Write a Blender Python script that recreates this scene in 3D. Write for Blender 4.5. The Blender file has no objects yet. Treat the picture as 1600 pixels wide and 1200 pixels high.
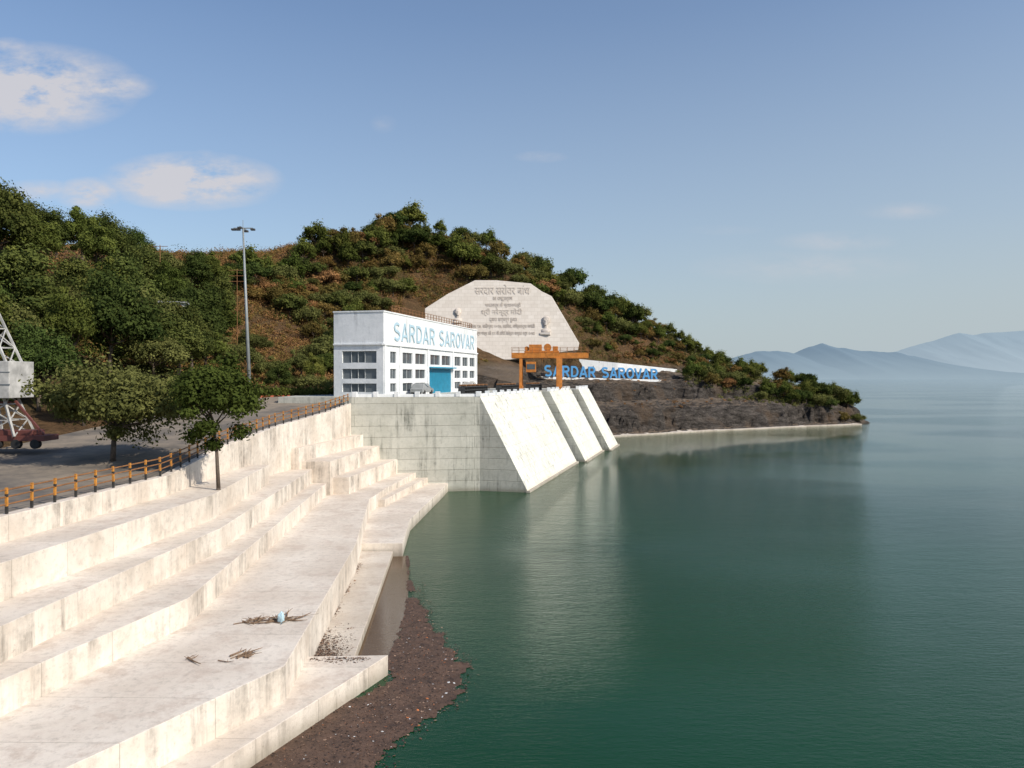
import bpy, bmesh, math, random
import numpy as np
from mathutils import Vector, Matrix
random.seed(7); rng=np.random.default_rng(7)
scene=bpy.context.scene; COL=scene.collection
EYE=13.5
def at(u,v,y): return ((u-800)/1200*y, y, EYE+(588-v)/1200*y)   # survey: bearing, elevation, distance -> metres

# ------------------------------------------------------------------ materials
def newmat(name):
    m=bpy.data.materials.new(name); m.use_nodes=True
    nt=m.node_tree; b=nt.nodes['Principled BSDF']; return m,nt,b
def N(nt,t,**k):
    n=nt.nodes.new(t)
    for a,v in k.items():
        if a in n.inputs.keys(): n.inputs[a].default_value=v
        else: setattr(n,a,v)
    return n
def L(nt,a,b): nt.links.new(a,b)
def ramp(nt,fac,stops):
    r=nt.nodes.new('ShaderNodeValToRGB'); e=r.color_ramp.elements
    while len(e)<len(stops): e.new(0.5)
    for i,(p,c) in enumerate(stops):
        e[i].position=p; e[i].color=(c[0],c[1],c[2],1) if not isinstance(c,(int,float)) else (c,c,c,1)
    L(nt,fac,r.inputs[0]); return r.outputs[0]
def mix(nt,fac,a,b,mode='MIX'):
    m=nt.nodes.new('ShaderNodeMix'); m.data_type='RGBA'; m.blend_type=mode
    for s,x in ((m.inputs[0],fac),(m.inputs[6],a),(m.inputs[7],b)):
        if isinstance(x,(int,float)): s.default_value=x
        elif isinstance(x,tuple): s.default_value=(x[0],x[1],x[2],1)
        else: L(nt,x,s)
    return m.outputs[2]
def math_(nt,op,a,b=None,clamp=False):
    m=nt.nodes.new('ShaderNodeMath'); m.operation=op; m.use_clamp=clamp
    for i,x in enumerate((a,b)):
        if x is None: continue
        if isinstance(x,(int,float)): m.inputs[i].default_value=x
        else: L(nt,x,m.inputs[i])
    return m.outputs[0]
def coords(nt,scale=(1,1,1),kind='Object'):
    t=nt.nodes.new('ShaderNodeTexCoord'); mp=nt.nodes.new('ShaderNodeMapping'); mp.inputs['Scale'].default_value=scale
    L(nt,t.outputs[kind],mp.inputs[0]); return mp.outputs[0]
def worldpos(nt,scale=(1,1,1)):
    t=nt.nodes.new('ShaderNodeNewGeometry'); mp=nt.nodes.new('ShaderNodeMapping'); mp.inputs['Scale'].default_value=scale
    L(nt,t.outputs['Position'],mp.inputs[0]); return mp.outputs[0]
def noise(nt,vec,scale,detail=6,rough=.6):
    n=N(nt,'ShaderNodeTexNoise'); n.inputs['Scale'].default_value=scale; n.inputs['Detail'].default_value=detail; n.inputs['Roughness'].default_value=rough
    L(nt,vec,n.inputs['Vector']); return n.outputs[0]
def bump(nt,b,h,strength=.4,dist=.1):
    n=N(nt,'ShaderNodeBump'); n.inputs['Strength'].default_value=strength; n.inputs['Distance'].default_value=dist
    L(nt,h,n.inputs['Height']); L(nt,n.outputs[0],b.inputs['Normal'])
def simple(name,c,rough=.7,metal=0,var=.15,scale=1.5):
    m,nt,b=newmat(name); n=noise(nt,worldpos(nt),scale)
    col=mix(nt,ramp(nt,n,[(.3,0.),(.7,1.)]),tuple(x*(1-var) for x in c),tuple(min(1,x*(1+var)) for x in c))
    L(nt,col,b.inputs['Base Color']); b.inputs['Roughness'].default_value=rough; b.inputs['Metallic'].default_value=metal
    return m
def concrete(name,light,mid,stain,amount=.5,streak=.5,joint=None,green=None,sscale=1.5,lo=.5,hi=.66,wetcol=(.17,.15,.10),plo=.36,phi_=.58,updiv=(.6,.88)):
    m,nt,b=newmat(name); P=worldpos(nt)
    g=nt.nodes.new('ShaderNodeNewGeometry'); sx=nt.nodes.new('ShaderNodeSeparateXYZ'); L(nt,g.outputs['True Normal'],sx.inputs[0])
    up=ramp(nt,sx.outputs['Z'],[(updiv[0],0.),(updiv[1],1.)])
    big=noise(nt,P,.35,8,.65); fine=noise(nt,P,2.6,8,.7)
    c=mix(nt,ramp(nt,big,[(.35,0.),(.6,1.)]),mid,light)
    c=mix(nt,math_(nt,'MULTIPLY',ramp(nt,fine,[(.5,0.),(.72,1.)]),.45*amount),c,stain)
    st=noise(nt,worldpos(nt,(1.3,1.3,.12)),sscale,7,.72); pat=noise(nt,P,.25,4,.6)
    sf=math_(nt,'MULTIPLY',ramp(nt,st,[(lo,0.),(hi,1.)]),ramp(nt,pat,[(plo,.06),(phi_,1.)]))
    brk=noise(nt,P,1.1,6,.75); sf=math_(nt,'MULTIPLY',sf,ramp(nt,brk,[(.36,.25),(.58,1.)]))
    sf=math_(nt,'MULTIPLY',sf,math_(nt,'SUBTRACT',1.,up)); sf=math_(nt,'MULTIPLY',sf,streak)
    c=mix(nt,sf,c,stain)
    bl=noise(nt,P,.7,9,.74); bf=math_(nt,'MULTIPLY',math_(nt,'MULTIPLY',ramp(nt,bl,[(.47,0.),(.62,1.)]),up),.7*amount)
    c=mix(nt,bf,c,mid if green is None else green)
    sp2=noise(nt,P,5.,5,.7); c=mix(nt,math_(nt,'MULTIPLY',ramp(nt,sp2,[(.6,0.),(.72,1.)]),.5*amount),c,stain)
    pos=nt.nodes.new('ShaderNodeSeparateXYZ'); L(nt,P,pos.inputs[0])
    wet=ramp(nt,math_(nt,'ADD',math_(nt,'MULTIPLY',pos.outputs['Z'],.6),math_(nt,'MULTIPLY',fine,.5)),[(.3,1.),(.65,0.)])
    c=mix(nt,math_(nt,'MULTIPLY',wet,.55),c,wetcol)
    h=math_(nt,'ADD',fine,math_(nt,'MULTIPLY',big,.5))
    if joint:
        xy=math_(nt,'ADD',math_(nt,'MULTIPLY',pos.outputs['X'],joint[2]),math_(nt,'MULTIPLY',pos.outputs['Y'],joint[3]))
        cb=nt.nodes.new('ShaderNodeCombineXYZ'); L(nt,xy,cb.inputs[0]); L(nt,math_(nt,'ADD',pos.outputs['Z'],math_(nt,'MULTIPLY',big,.12)),cb.inputs[1])
        br=nt.nodes.new('ShaderNodeTexBrick'); L(nt,cb.outputs[0],br.inputs[0]); br.offset=joint[4]; br.inputs['Scale'].default_value=1
        br.inputs['Brick Width'].default_value=joint[0]; br.inputs['Row Height'].default_value=joint[1]; br.inputs['Mortar Size'].default_value=joint[6] if len(joint)>6 else .035; br.inputs['Mortar Smooth'].default_value=.6
        br.inputs['Color1'].default_value=(.84,.84,.84,1); br.inputs['Color2'].default_value=(1,1,1,1); br.inputs['Mortar'].default_value=(.40,.39,.36,1)
        c=mix(nt,joint[5],c,br.outputs['Color'],'MULTIPLY')
        h=math_(nt,'SUBTRACT',h,math_(nt,'MULTIPLY',br.outputs['Fac'],.8))
    L(nt,c,b.inputs['Base Color']); b.inputs['Roughness'].default_value=.85; b.inputs['Specular IOR Level'].default_value=.25
    bump(nt,b,h,.5,.05); return m
M_step=concrete('pale_terrace_concrete',(.79,.715,.62),(.63,.545,.455),(.19,.165,.14),.8,.85,joint=(3.3,90,.02,1.,0.,.5,.02),green=(.46,.355,.28),sscale=.8,lo=.45,hi=.62,plo=.40,phi_=.60)
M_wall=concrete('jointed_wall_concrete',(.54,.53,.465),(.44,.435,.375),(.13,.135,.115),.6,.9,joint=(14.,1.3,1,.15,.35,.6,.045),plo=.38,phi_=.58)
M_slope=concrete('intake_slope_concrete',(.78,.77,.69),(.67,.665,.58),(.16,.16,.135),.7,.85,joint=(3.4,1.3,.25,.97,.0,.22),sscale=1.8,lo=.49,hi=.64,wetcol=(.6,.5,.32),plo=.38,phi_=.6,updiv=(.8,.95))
M_white=concrete('white_building_paint',(.80,.81,.81),(.68,.70,.70),(.28,.29,.30),.35,.5)
M_gray=simple('grey_facade_panel',(.13,.15,.16),.7)
M_roofg=simple('grey_roof_felt',(.25,.26,.26),.8)
M_blue=simple('blue_shutter_paint',(.02,.27,.42),.5)
M_letter=simple('blue_letter_paint',(.03,.22,.48),.45)
M_letter2=simple('pale_blue_letter_paint',(.40,.55,.63),.6)
M_frame=simple('grey_white_window_frame',(.50,.52,.52),.5)
M_orange=simple('orange_crane_paint',(.52,.18,.025),.55,var=.3)
M_yel=simple('yellow_orange_post_paint',(.50,.21,.03),.6,var=.35,scale=4)
M_blk=simple('black_post_paint',(.03,.028,.025),.6)
M_rust=simple('rusty_rail_paint',(.24,.11,.04),.7,var=.3,scale=3)
M_steel=simple('galvanised_steel',(.26,.28,.28),.5,.2)
M_dark=simple('dark_steel',(.05,.05,.05),.6)
M_red=simple('red_oxide_paint',(.14,.045,.035),.6)
M_whitep=simple('weathered_white_steel_paint',(.42,.41,.385),.6,var=.4,scale=1.2)
M_bark=simple('bark',(.10,.075,.055),.9,var=.4,scale=6)
M_wood=simple('bleached_driftwood',(.20,.13,.08),.9,var=.5,scale=5)
M_pot=simple('terracotta_pot',(.45,.12,.06),.8)
M_tire=simple('black_rubber',(.02,.02,.02),.8)
M_carve=simple('carved_lettering',(.55,.48,.41),.9)
M_relief=simple('carved_relief_stone',(.58,.51,.44),.9,scale=.8)
def glassmat():
    m,nt,b=newmat('window_glass'); n=noise(nt,worldpos(nt),.9); L(nt,mix(nt,n,(.03,.04,.05),(.12,.145,.16)),b.inputs['Base Color'])
    b.inputs['Roughness'].default_value=.15; return m
M_glass=glassmat()
def leafmat(name,dark,light,alt,altamt=.35):
    m,nt,b=newmat(name); nt.nodes.remove(b); out=nt.nodes['Material Output']
    a=N(nt,'ShaderNodeAttribute'); a.attribute_name='tint'; oi=nt.nodes.new('ShaderNodeObjectInfo')
    n=noise(nt,coords(nt),.45,2,.5)
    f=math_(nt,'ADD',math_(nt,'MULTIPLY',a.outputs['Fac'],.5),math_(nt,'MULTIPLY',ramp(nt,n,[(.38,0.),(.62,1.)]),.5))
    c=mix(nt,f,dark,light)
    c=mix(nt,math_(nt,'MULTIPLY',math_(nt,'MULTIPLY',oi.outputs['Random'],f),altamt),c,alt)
    wn=nt.nodes.new('ShaderNodeTexWhiteNoise'); wn.noise_dimensions='1D'; L(nt,math_(nt,'MULTIPLY',oi.outputs['Random'],91.),wn.inputs['W'])
    vr=ramp(nt,wn.outputs['Value'],[(0.,(.8,.8,.8)),(.5,(1.2,1.2,1.2)),(1.,(1.4,1.4,1.4))])
    c=mix(nt,1.,c,vr,'MULTIPLY')
    d=nt.nodes.new('ShaderNodeBsdfDiffuse'); t=nt.nodes.new('ShaderNodeBsdfTranslucent'); mx=nt.nodes.new('ShaderNodeMixShader'); mx.inputs[0].default_value=.28
    L(nt,c,d.inputs[0]); L(nt,c,t.inputs[0]); L(nt,d.outputs[0],mx.inputs[1]); L(nt,t.outputs[0],mx.inputs[2]); L(nt,mx.outputs[0],out.inputs[0]); return m
LG=leafmat('leaf_green',(.028,.042,.010),(.125,.16,.037),(.21,.18,.045),.7)
LD=leafmat('leaf_deep_green',(.018,.031,.010),(.085,.118,.031),(.16,.145,.04),.6)
LO=leafmat('leaf_olive',(.055,.048,.015),(.20,.165,.05),(.30,.16,.055),.8)
LT=leafmat('leaf_dusty_olive',(.045,.052,.016),(.165,.175,.055),(.2,.18,.06),.4)
LB=leafmat('leaf_dry_brown',(.095,.052,.024),(.36,.205,.09),(.42,.20,.075),.5)
def stonepanel():
    m,nt,b=newmat('carved_stone_blocks'); P=worldpos(nt); s=nt.nodes.new('ShaderNodeSeparateXYZ'); L(nt,P,s.inputs[0])
    cb=nt.nodes.new('ShaderNodeCombineXYZ'); L(nt,s.outputs['X'],cb.inputs[0]); L(nt,s.outputs['Z'],cb.inputs[1])
    br=nt.nodes.new('ShaderNodeTexBrick'); L(nt,cb.outputs[0],br.inputs[0]); br.inputs['Scale'].default_value=1
    br.inputs['Brick Width'].default_value=1.5; br.inputs['Row Height'].default_value=.9; br.inputs['Mortar Size'].default_value=.03
    br.inputs['Color1'].default_value=(.65,.585,.51,1); br.inputs['Color2'].default_value=(.72,.655,.58,1); br.inputs['Mortar'].default_value=(.54,.48,.41,1)
    n=noise(nt,P,.5,8,.7); c=mix(nt,ramp(nt,n,[(.4,0.),(.7,.3)]),br.outputs[0],(.45,.38,.31)); L(nt,c,b.inputs['Base Color']); b.inputs['Roughness'].default_value=.9
    bump(nt,b,br.outputs['Fac'],-.3,.04); return m
M_stone=stonepanel()
def groundmat():
    m,nt,b=newmat('hillside_ground'); P=worldpos(nt)
    a=N(nt,'ShaderNodeAttribute'); a.attribute_name='rock'
    n1=noise(nt,P,.06,6,.6); n2=noise(nt,P,.5,9,.75); n3=noise(nt,P,2.,6,.7)
    soil=mix(nt,ramp(nt,n2,[(.35,0.),(.65,1.)]),(.14,.085,.045),(.34,.20,.10))
    soil=mix(nt,ramp(nt,n1,[(.48,0.),(.62,.6)]),soil,(.15,.12,.05))
    soil=mix(nt,ramp(nt,n3,[(.42,0.),(.62,.7)]),soil,(.06,.042,.024))
    nr=noise(nt,worldpos(nt,(.5,.5,2.0)),.5,10,.8); nq=noise(nt,P,.12,4,.6); nf=noise(nt,P,1.6,8,.8)
    rock=mix(nt,ramp(nt,nr,[(.38,0.),(.5,.4),(.64,1.)]),(.026,.023,.020),(.22,.19,.165))
    rock=mix(nt,ramp(nt,nf,[(.5,0.),(.68,.8)]),rock,(.028,.024,.022))
    rock=mix(nt,ramp(nt,nq,[(.52,0.),(.68,.65)]),rock,(.19,.13,.085))
    g=nt.nodes.new('ShaderNodeNewGeometry'); sx=nt.nodes.new('ShaderNodeSeparateXYZ'); L(nt,g.outputs['True Normal'],sx.inputs[0])
    rock=mix(nt,ramp(nt,sx.outputs['Z'],[(.84,0.),(.97,.8)]),rock,(.28,.215,.155))
    L(nt,mix(nt,a.outputs['Fac'],soil,rock),b.inputs['Base Color']); b.inputs['Roughness'].default_value=.95; b.inputs['Specular IOR Level'].default_value=.1
    bump(nt,b,math_(nt,'ADD',math_(nt,'MULTIPLY',nr,1.5),n2),1.,1.3); return m
M_ground=groundmat()
def roadmat():
    m,nt,b=newmat('dusty_asphalt'); P=worldpos(nt); n=noise(nt,P,.25,7,.65); n2=noise(nt,P,3.,6,.7)
    c=mix(nt,ramp(nt,n,[(.38,0.),(.62,1.)]),(.11,.097,.083),(.29,.235,.175)); c=mix(nt,ramp(nt,n2,[(.4,0.),(.8,.4)]),c,(.07,.062,.055))
    L(nt,c,b.inputs['Base Color']); b.inputs['Roughness'].default_value=.9; bump(nt,b,n2,.3,.03); return m
M_road=roadmat()
def watermat(name,c1,c2,rough=.07,bs=.35,far=False):
    m,nt,b=newmat(name); P=worldpos(nt)
    n=noise(nt,P,.02,3,.5); c=mix(nt,ramp(nt,n,[(.35,0.),(.65,1.)]),c1,c2)
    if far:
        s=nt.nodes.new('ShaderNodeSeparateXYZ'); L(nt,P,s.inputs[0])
        c=mix(nt,ramp(nt,math_(nt,'DIVIDE',s.outputs['Y'],5000.),[(.08,0.),(.3,.4),(1.,1.)]),c,(.24,.32,.35))  # haze over distant water, painted into the base colour along Y
    L(nt,c,b.inputs['Base Color'])
    b.inputs['Roughness'].default_value=rough; b.inputs['IOR'].default_value=1.33; b.inputs['Specular IOR Level'].default_value=.36 if far else .5
    w1=noise(nt,worldpos(nt,(.6,1.6,1)),2.6,5,.7); w2=noise(nt,worldpos(nt,(.5,1.2,1)),.6,3,.5); patch=noise(nt,worldpos(nt,(.6,1.3,1)),.014,3,.5)
    h=math_(nt,'ADD',math_(nt,'MULTIPLY',w1,.5),math_(nt,'MULTIPLY',w2,.42))
    h=math_(nt,'MULTIPLY',h,ramp(nt,patch,[(.44,.3),(.54,1.)]))
    bump(nt,b,h,bs,.5); return m
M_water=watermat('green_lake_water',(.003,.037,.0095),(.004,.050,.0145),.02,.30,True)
M_silt=watermat('silty_brown_water',(.085,.048,.022),(.12,.068,.032),.08,.04)
def debrismat():
    m,nt,b=newmat('floating_debris_mat'); P=worldpos(nt); v=nt.nodes.new('ShaderNodeTexVoronoi'); v.inputs['Scale'].default_value=9; L(nt,P,v.inputs[0])
    n=noise(nt,P,1.4,9,.85); c=mix(nt,ramp(nt,n,[(.38,0.),(.62,1.)]),(.045,.026,.016),(.14,.08,.05))
    c=mix(nt,math_(nt,'MULTIPLY',ramp(nt,v.outputs['Distance'],[(.0,1.),(.25,0.)]),.35),c,(.22,.14,.095)); L(nt,c,b.inputs['Base Color']); b.inputs['Roughness'].default_value=.7
    bump(nt,b,n,.5,.04); return m
M_debris=debrismat()
def painted_hazemat(name,lo,hi,h):
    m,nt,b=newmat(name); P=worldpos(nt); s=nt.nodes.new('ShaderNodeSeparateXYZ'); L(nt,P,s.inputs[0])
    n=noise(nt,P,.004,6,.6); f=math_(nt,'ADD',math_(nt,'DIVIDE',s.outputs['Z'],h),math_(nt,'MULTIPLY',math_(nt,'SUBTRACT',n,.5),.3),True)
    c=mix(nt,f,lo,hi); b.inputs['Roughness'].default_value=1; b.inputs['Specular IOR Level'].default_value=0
    L(nt,c,b.inputs['Emission Color']); b.inputs['Emission Strength'].default_value=.74  # airlight painted in: slopes glow by emission and pale towards the base
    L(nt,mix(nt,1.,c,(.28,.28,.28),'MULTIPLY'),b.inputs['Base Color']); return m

# ------------------------------------------------------------------ mesh builder
def meta(o,label=None,cat=None,kind=None,group=None):
    if label: o['label']=label
    if cat: o['category']=cat
    if kind: o['kind']=kind
    if group: o['group']=group
    return o
class MB:
    def __init__(s): s.v=[];s.f=[];s.m=[]
    def add(s,vs,fs,mi=0):
        k=len(s.v); s.v+=[tuple(p) for p in vs]; s.f+=[tuple(i+k for i in f) for f in fs]; s.m+=[mi]*len(fs); return s
    def box(s,x0,x1,y0,y1,z0,z1,mi=0):
        return s.add([(x0,y0,z0),(x1,y0,z0),(x1,y1,z0),(x0,y1,z0),(x0,y0,z1),(x1,y0,z1),(x1,y1,z1),(x0,y1,z1)],
          [(0,3,2,1),(4,5,6,7),(0,1,5,4),(1,2,6,5),(2,3,7,6),(3,0,4,7)],mi)
    def tube(s,p,q,r0,r1=None,n=8,mi=0):
        r1=r0 if r1 is None else r1; p=Vector(p);q=Vector(q); d=(q-p)
        if d.length<1e-6: return s
        d.normalize(); a=d.orthogonal().normalized(); b=d.cross(a)
        vs=[p+(a*math.cos(t)+b*math.sin(t))*r0 for t in [2*math.pi*i/n for i in range(n)]]+[q+(a*math.cos(t)+b*math.sin(t))*r1 for t in [2*math.pi*i/n for i in range(n)]]
        fs=[(i,(i+1)%n,n+(i+1)%n,n+i) for i in range(n)]+[tuple(range(n))[::-1],tuple(range(n,2*n))]
        return s.add(vs,fs,mi)
    def beam(s,p,q,w,h,mi=0):
        p=Vector(p);q=Vector(q);d=(q-p).normalized(); up=Vector((0,0,1)) if abs(d.z)<.95 else Vector((0,1,0))
        a=d.cross(up).normalized()*w/2; b=a.cross(d).normalized()*h/2
        return s.add([p-a-b,p+a-b,p+a+b,p-a+b,q-a-b,q+a-b,q+a+b,q-a+b],[(0,1,2,3),(7,6,5,4),(0,4,5,1),(1,5,6,2),(2,6,7,3),(3,7,4,0)],mi)
    def prism(s,poly,z0,z1,mi=0):
        n=len(poly); zz=(lambda z:[z]*n if isinstance(z,(int,float)) else z); a=zz(z0); b=zz(z1)
        vs=[(p[0],p[1],a[i]) for i,p in enumerate(poly)]+[(p[0],p[1],b[i]) for i,p in enumerate(poly)]
        fs=[(i,(i+1)%n,n+(i+1)%n,n+i) for i in range(n)]+[tuple(range(n))[::-1],tuple(range(n,2*n))]
        return s.add(vs,fs,mi)
    def build(s,name,mats,parent=None,loc=None,rz=0,bevel=0,smooth=False,fixn=True):
        me=bpy.data.meshes.new(name); me.from_pydata(s.v,[],s.f)
        for m in (mats if isinstance(mats,(list,tuple)) else [mats]): me.materials.append(m)
        me.polygons.foreach_set('material_index',s.m)
        if smooth: me.polygons.foreach_set('use_smooth',[True]*len(s.f))
        if fixn:
            bm=bmesh.new(); bm.from_mesh(me); bmesh.ops.recalc_face_normals(bm,faces=bm.faces); bm.to_mesh(me); bm.free()
        o=bpy.data.objects.new(name,me); COL.objects.link(o)
        if parent: o.parent=parent
        if loc: o.location=loc
        o.rotation_euler[2]=rz
        if bevel:
            b=o.modifiers.new('bevel','BEVEL'); b.width=bevel; b.segments=2; b.limit_method='ANGLE'; b.angle_limit=math.radians(40)
        return o
def empty(name,loc=(0,0,0),rz=0,label=None,cat=None,group=None):
    o=bpy.data.objects.new(name,None); o.empty_display_size=.5; o.location=loc; o.rotation_euler[2]=rz; COL.objects.link(o)
    return meta(o,label,cat,None,group)
def copy_tree(root,kids,loc,rz,sc,label=None):
    r=root.copy(); r.location=loc; r.rotation_euler=(0,0,rz); r.scale=sc; COL.objects.link(r)
    if label: r['label']=label
    for k in kids:
        c=k.copy(); c.parent=r; COL.objects.link(c)
    return r

# ------------------------------------------------------------------ numpy noise
def vnoise(x,y,seed=0):
    xi=np.floor(x).astype(np.int64); yi=np.floor(y).astype(np.int64); fx=x-xi; fy=y-yi; fx=fx*fx*(3-2*fx); fy=fy*fy*(3-2*fy)
    def h(a,b):
        n=(a*374761393+b*668265263+seed*1442695041)&0xffffffff; n=((n^(n>>13))*1274126177)&0xffffffff; return ((n^(n>>16))&0xffff)/65535.
    return (h(xi,yi)*(1-fx)+h(xi+1,yi)*fx)*(1-fy)+(h(xi,yi+1)*(1-fx)+h(xi+1,yi+1)*fx)*fy
def fbm(x,y,seed=0,o=4):
    s=0;a=.5
    for i in range(o): s=s+a*(vnoise(x,y,seed+i)-.5); x=x*2.03; y=y*2.03; a*=.5
    return s

# ------------------------------------------------------------------ embankment lines
P0=[(-32,8,7.4),(-26,22,7.4),(-22,33,7.45),(-20.8,46.5,7.5),(-21.4,57,8.3),(-21.1,69,9.0),(-19.1,80,9.8),(-18.4,87.9,10.4)]
A=(-18.4,88.0); B=(-3.8,90.5); DD=Vector((.26,.966)).normalized(); NN=Vector((DD.y,-DD.x))
def T(s,o=0): return (B[0]+DD.x*s+NN.x*o, B[1]+DD.y*s+NN.y*o)
DECK=11.1
emb=empty('stepped_embankment',(-15,50,0),0,'pale stained concrete stepped embankment running down to the lake','embankment')
def tolocal(o,loc=(-15,50,0)): o.location=(-loc[0],-loc[1],-loc[2])
def step(outer,z,inner=10,name='step',inpoly=None):
    inn=[(p[0]-inner,p[1]) for p in outer][::-1] if inpoly is None else inpoly
    mb=MB().prism(list(outer)+inn,-4,z); o=mb.build(name,M_step,emb,bevel=.025); tolocal(o); return o
step([(-26,13),(-19.7,29.6),(-18.2,46.5),(-19.8,62.5)],6.3)
step([(-25,10),(-17.8,26.6),(-16.7,44),(-18.8,72.5)],4.8)
step([(-24,8),(-16.8,25.2),(-14.6,34.5),(-17.4,71.9)],3.5)
step([(-20,8),(-11.9,23.5),(-8.8,29.6),(-10.4,51),(-13,70),(-12.6,77),(-11,91)],2.3,13)
step([(-17,6),(-9.6,24.9),(-5.6,34.6)],.9,inpoly=[(-12,34.3),(-20,14)])
step([(-19.9,71.6),(-17.,89)],6.8,7)
step([(-17.1,72.2),(-15.2,89.2)],5.5,9)
step([(-15.5,73),(-13.2,89.4)],3.9,10)
step([(-12.2,73.5),(-9.6,91)],1.7,6)
step([(-8.2,57.4),(-8.9,67),(-7.7,86),(-7.4,92)],1.0,6)
step([(-7.3,35),(-8.9,57.2)],.45,6)
th=.55
outer=[(p[0],p[1]) for p in P0]; inn=[(p[0]-th,p[1]) for p in P0][::-1]; zt=[p[2] for p in P0]
o=MB().prism(outer+inn,-2,zt+zt[::-1]).build('parapet_wall',M_step,emb,bevel=.04); tolocal(o)

# ------------------------------------------------------------------ road
mb=MB(); W=[0,3,7,11,16]
def dens(P,n=6):
    out=[]
    for a,b in zip(P[:-1],P[1:]):
        for i in range(n): t=i/n; out.append(tuple(a[k]*(1-t)+b[k]*t for k in range(3)))
    return out+[P[-1]]
PR=dens(P0,6)+[(-18.4,89,10.6),(-20,92,11.04),(-22,97,11.14),(-22.5,103,11.14),(-22,115,11.14)]
for p in PR:
    for w in W: mb.v.append((p[0]-th-w,p[1],p[2]-.12+.03*math.sin(w)))
n=len(W)
for i in range(len(PR)-1):
    for j in range(n-1): mb.f.append((i*n+j,i*n+j+1,(i+1)*n+j+1,(i+1)*n+j)); mb.m.append(0)
road=mb.build('road',M_road,smooth=True); meta(road,'dusty asphalt service road beside the embankment','road','structure')

# ------------------------------------------------------------------ terrain
ctrl=[(-60,60,9),(-45,45,8),(-45,30,7.6),(-40,75,9.6),(-30,92,11),(-32,110,11.6),(-24,130,11.2),(-15,150,11.5),(-32,20,7.2),(-90,40,9.5),(-36,60,8.3),
 (-150,60,22),(-180,120,42),(-150,200,42),(-32,268,34),(20,275,24),(60,285,6),(110,300,-8),(-120,320,20),(-40,330,12),(40,340,2),(-90,10,8),(-150,10,12)]
for u,v,y in [(-200,365,130),(0,375,118),(140,445,125),(240,466,138),(330,458,152),(420,428,178),(520,394,200),(620,361,215),(690,367,215),(760,396,217),(830,440,220),(900,467,228),(980,499,240),(1050,538,248),(1090,566,250),(1130,578,246),(1200,594,236),(1300,615,224),(1335,640,219),
 (100,600,80),(0,570,80),(-150,560,80),(100,520,100),(0,500,98),(400,602,120),(450,565,140),(450,490,165),(330,530,130),(240,560,112),(560,475,185),(600,560,152),(700,440,205),
 (780,505,192),(690,505,190),(890,505,200),(760,568,166),(850,578,190),(950,571,207),(950,588,197),(1000,571,214),(1050,588,208),(1090,583,224),(1000,545,228),(950,525,224),(1000,595,186),(900,594,176),(1200,610,208),(1300,620,216),(700,570,158)]:
    ctrl.append(at(u,v,y))
C=np.array(ctrl); nC=len(C)
def phi(r2): return np.sqrt(r2+30.)
K=phi(((C[:,None,:2]-C[None,:,:2])**2).sum(-1)); Pm=np.c_[np.ones(nC),C[:,:2]]
Wt=np.linalg.solve(np.block([[K-np.eye(nC)*1.5,Pm],[Pm.T,np.zeros((3,3))]]),np.r_[C[:,2],0,0,0])
land=[(-60,-60),(-34,2),(-27.5,20),(-23.5,33),(-22.8,40),(-22.5,48.8),(-23,57),(-22.6,69),(-21,80),(-20.5,90),(-9,96)]+[T(40,-5),T(64,-4),(16,160),(22.9,171),(46.8,186.6),(76,203),(96,214),(103,222),(106,232),(104,250),(85,280),(45,330),(0,420),(-400,500),(-400,-60)]
def sdist(x,y,poly):
    d=np.full(x.shape,1e9); ins=np.zeros(x.shape,bool); n=len(poly)
    for i in range(n):
        ax,ay=poly[i]; bx,by=poly[(i+1)%n]; ex=bx-ax; ey=by-ay
        t=np.clip(((x-ax)*ex+(y-ay)*ey)/(ex*ex+ey*ey),0,1); d=np.minimum(d,np.hypot(x-ax-t*ex,y-ay-t*ey))
        c=((ay>y)!=(by>y))&(x<(bx-ax)*(y-ay)/((by-ay) if by!=ay else 1e-9)+ax); ins^=c
    return np.where(ins,d,-d)
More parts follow.
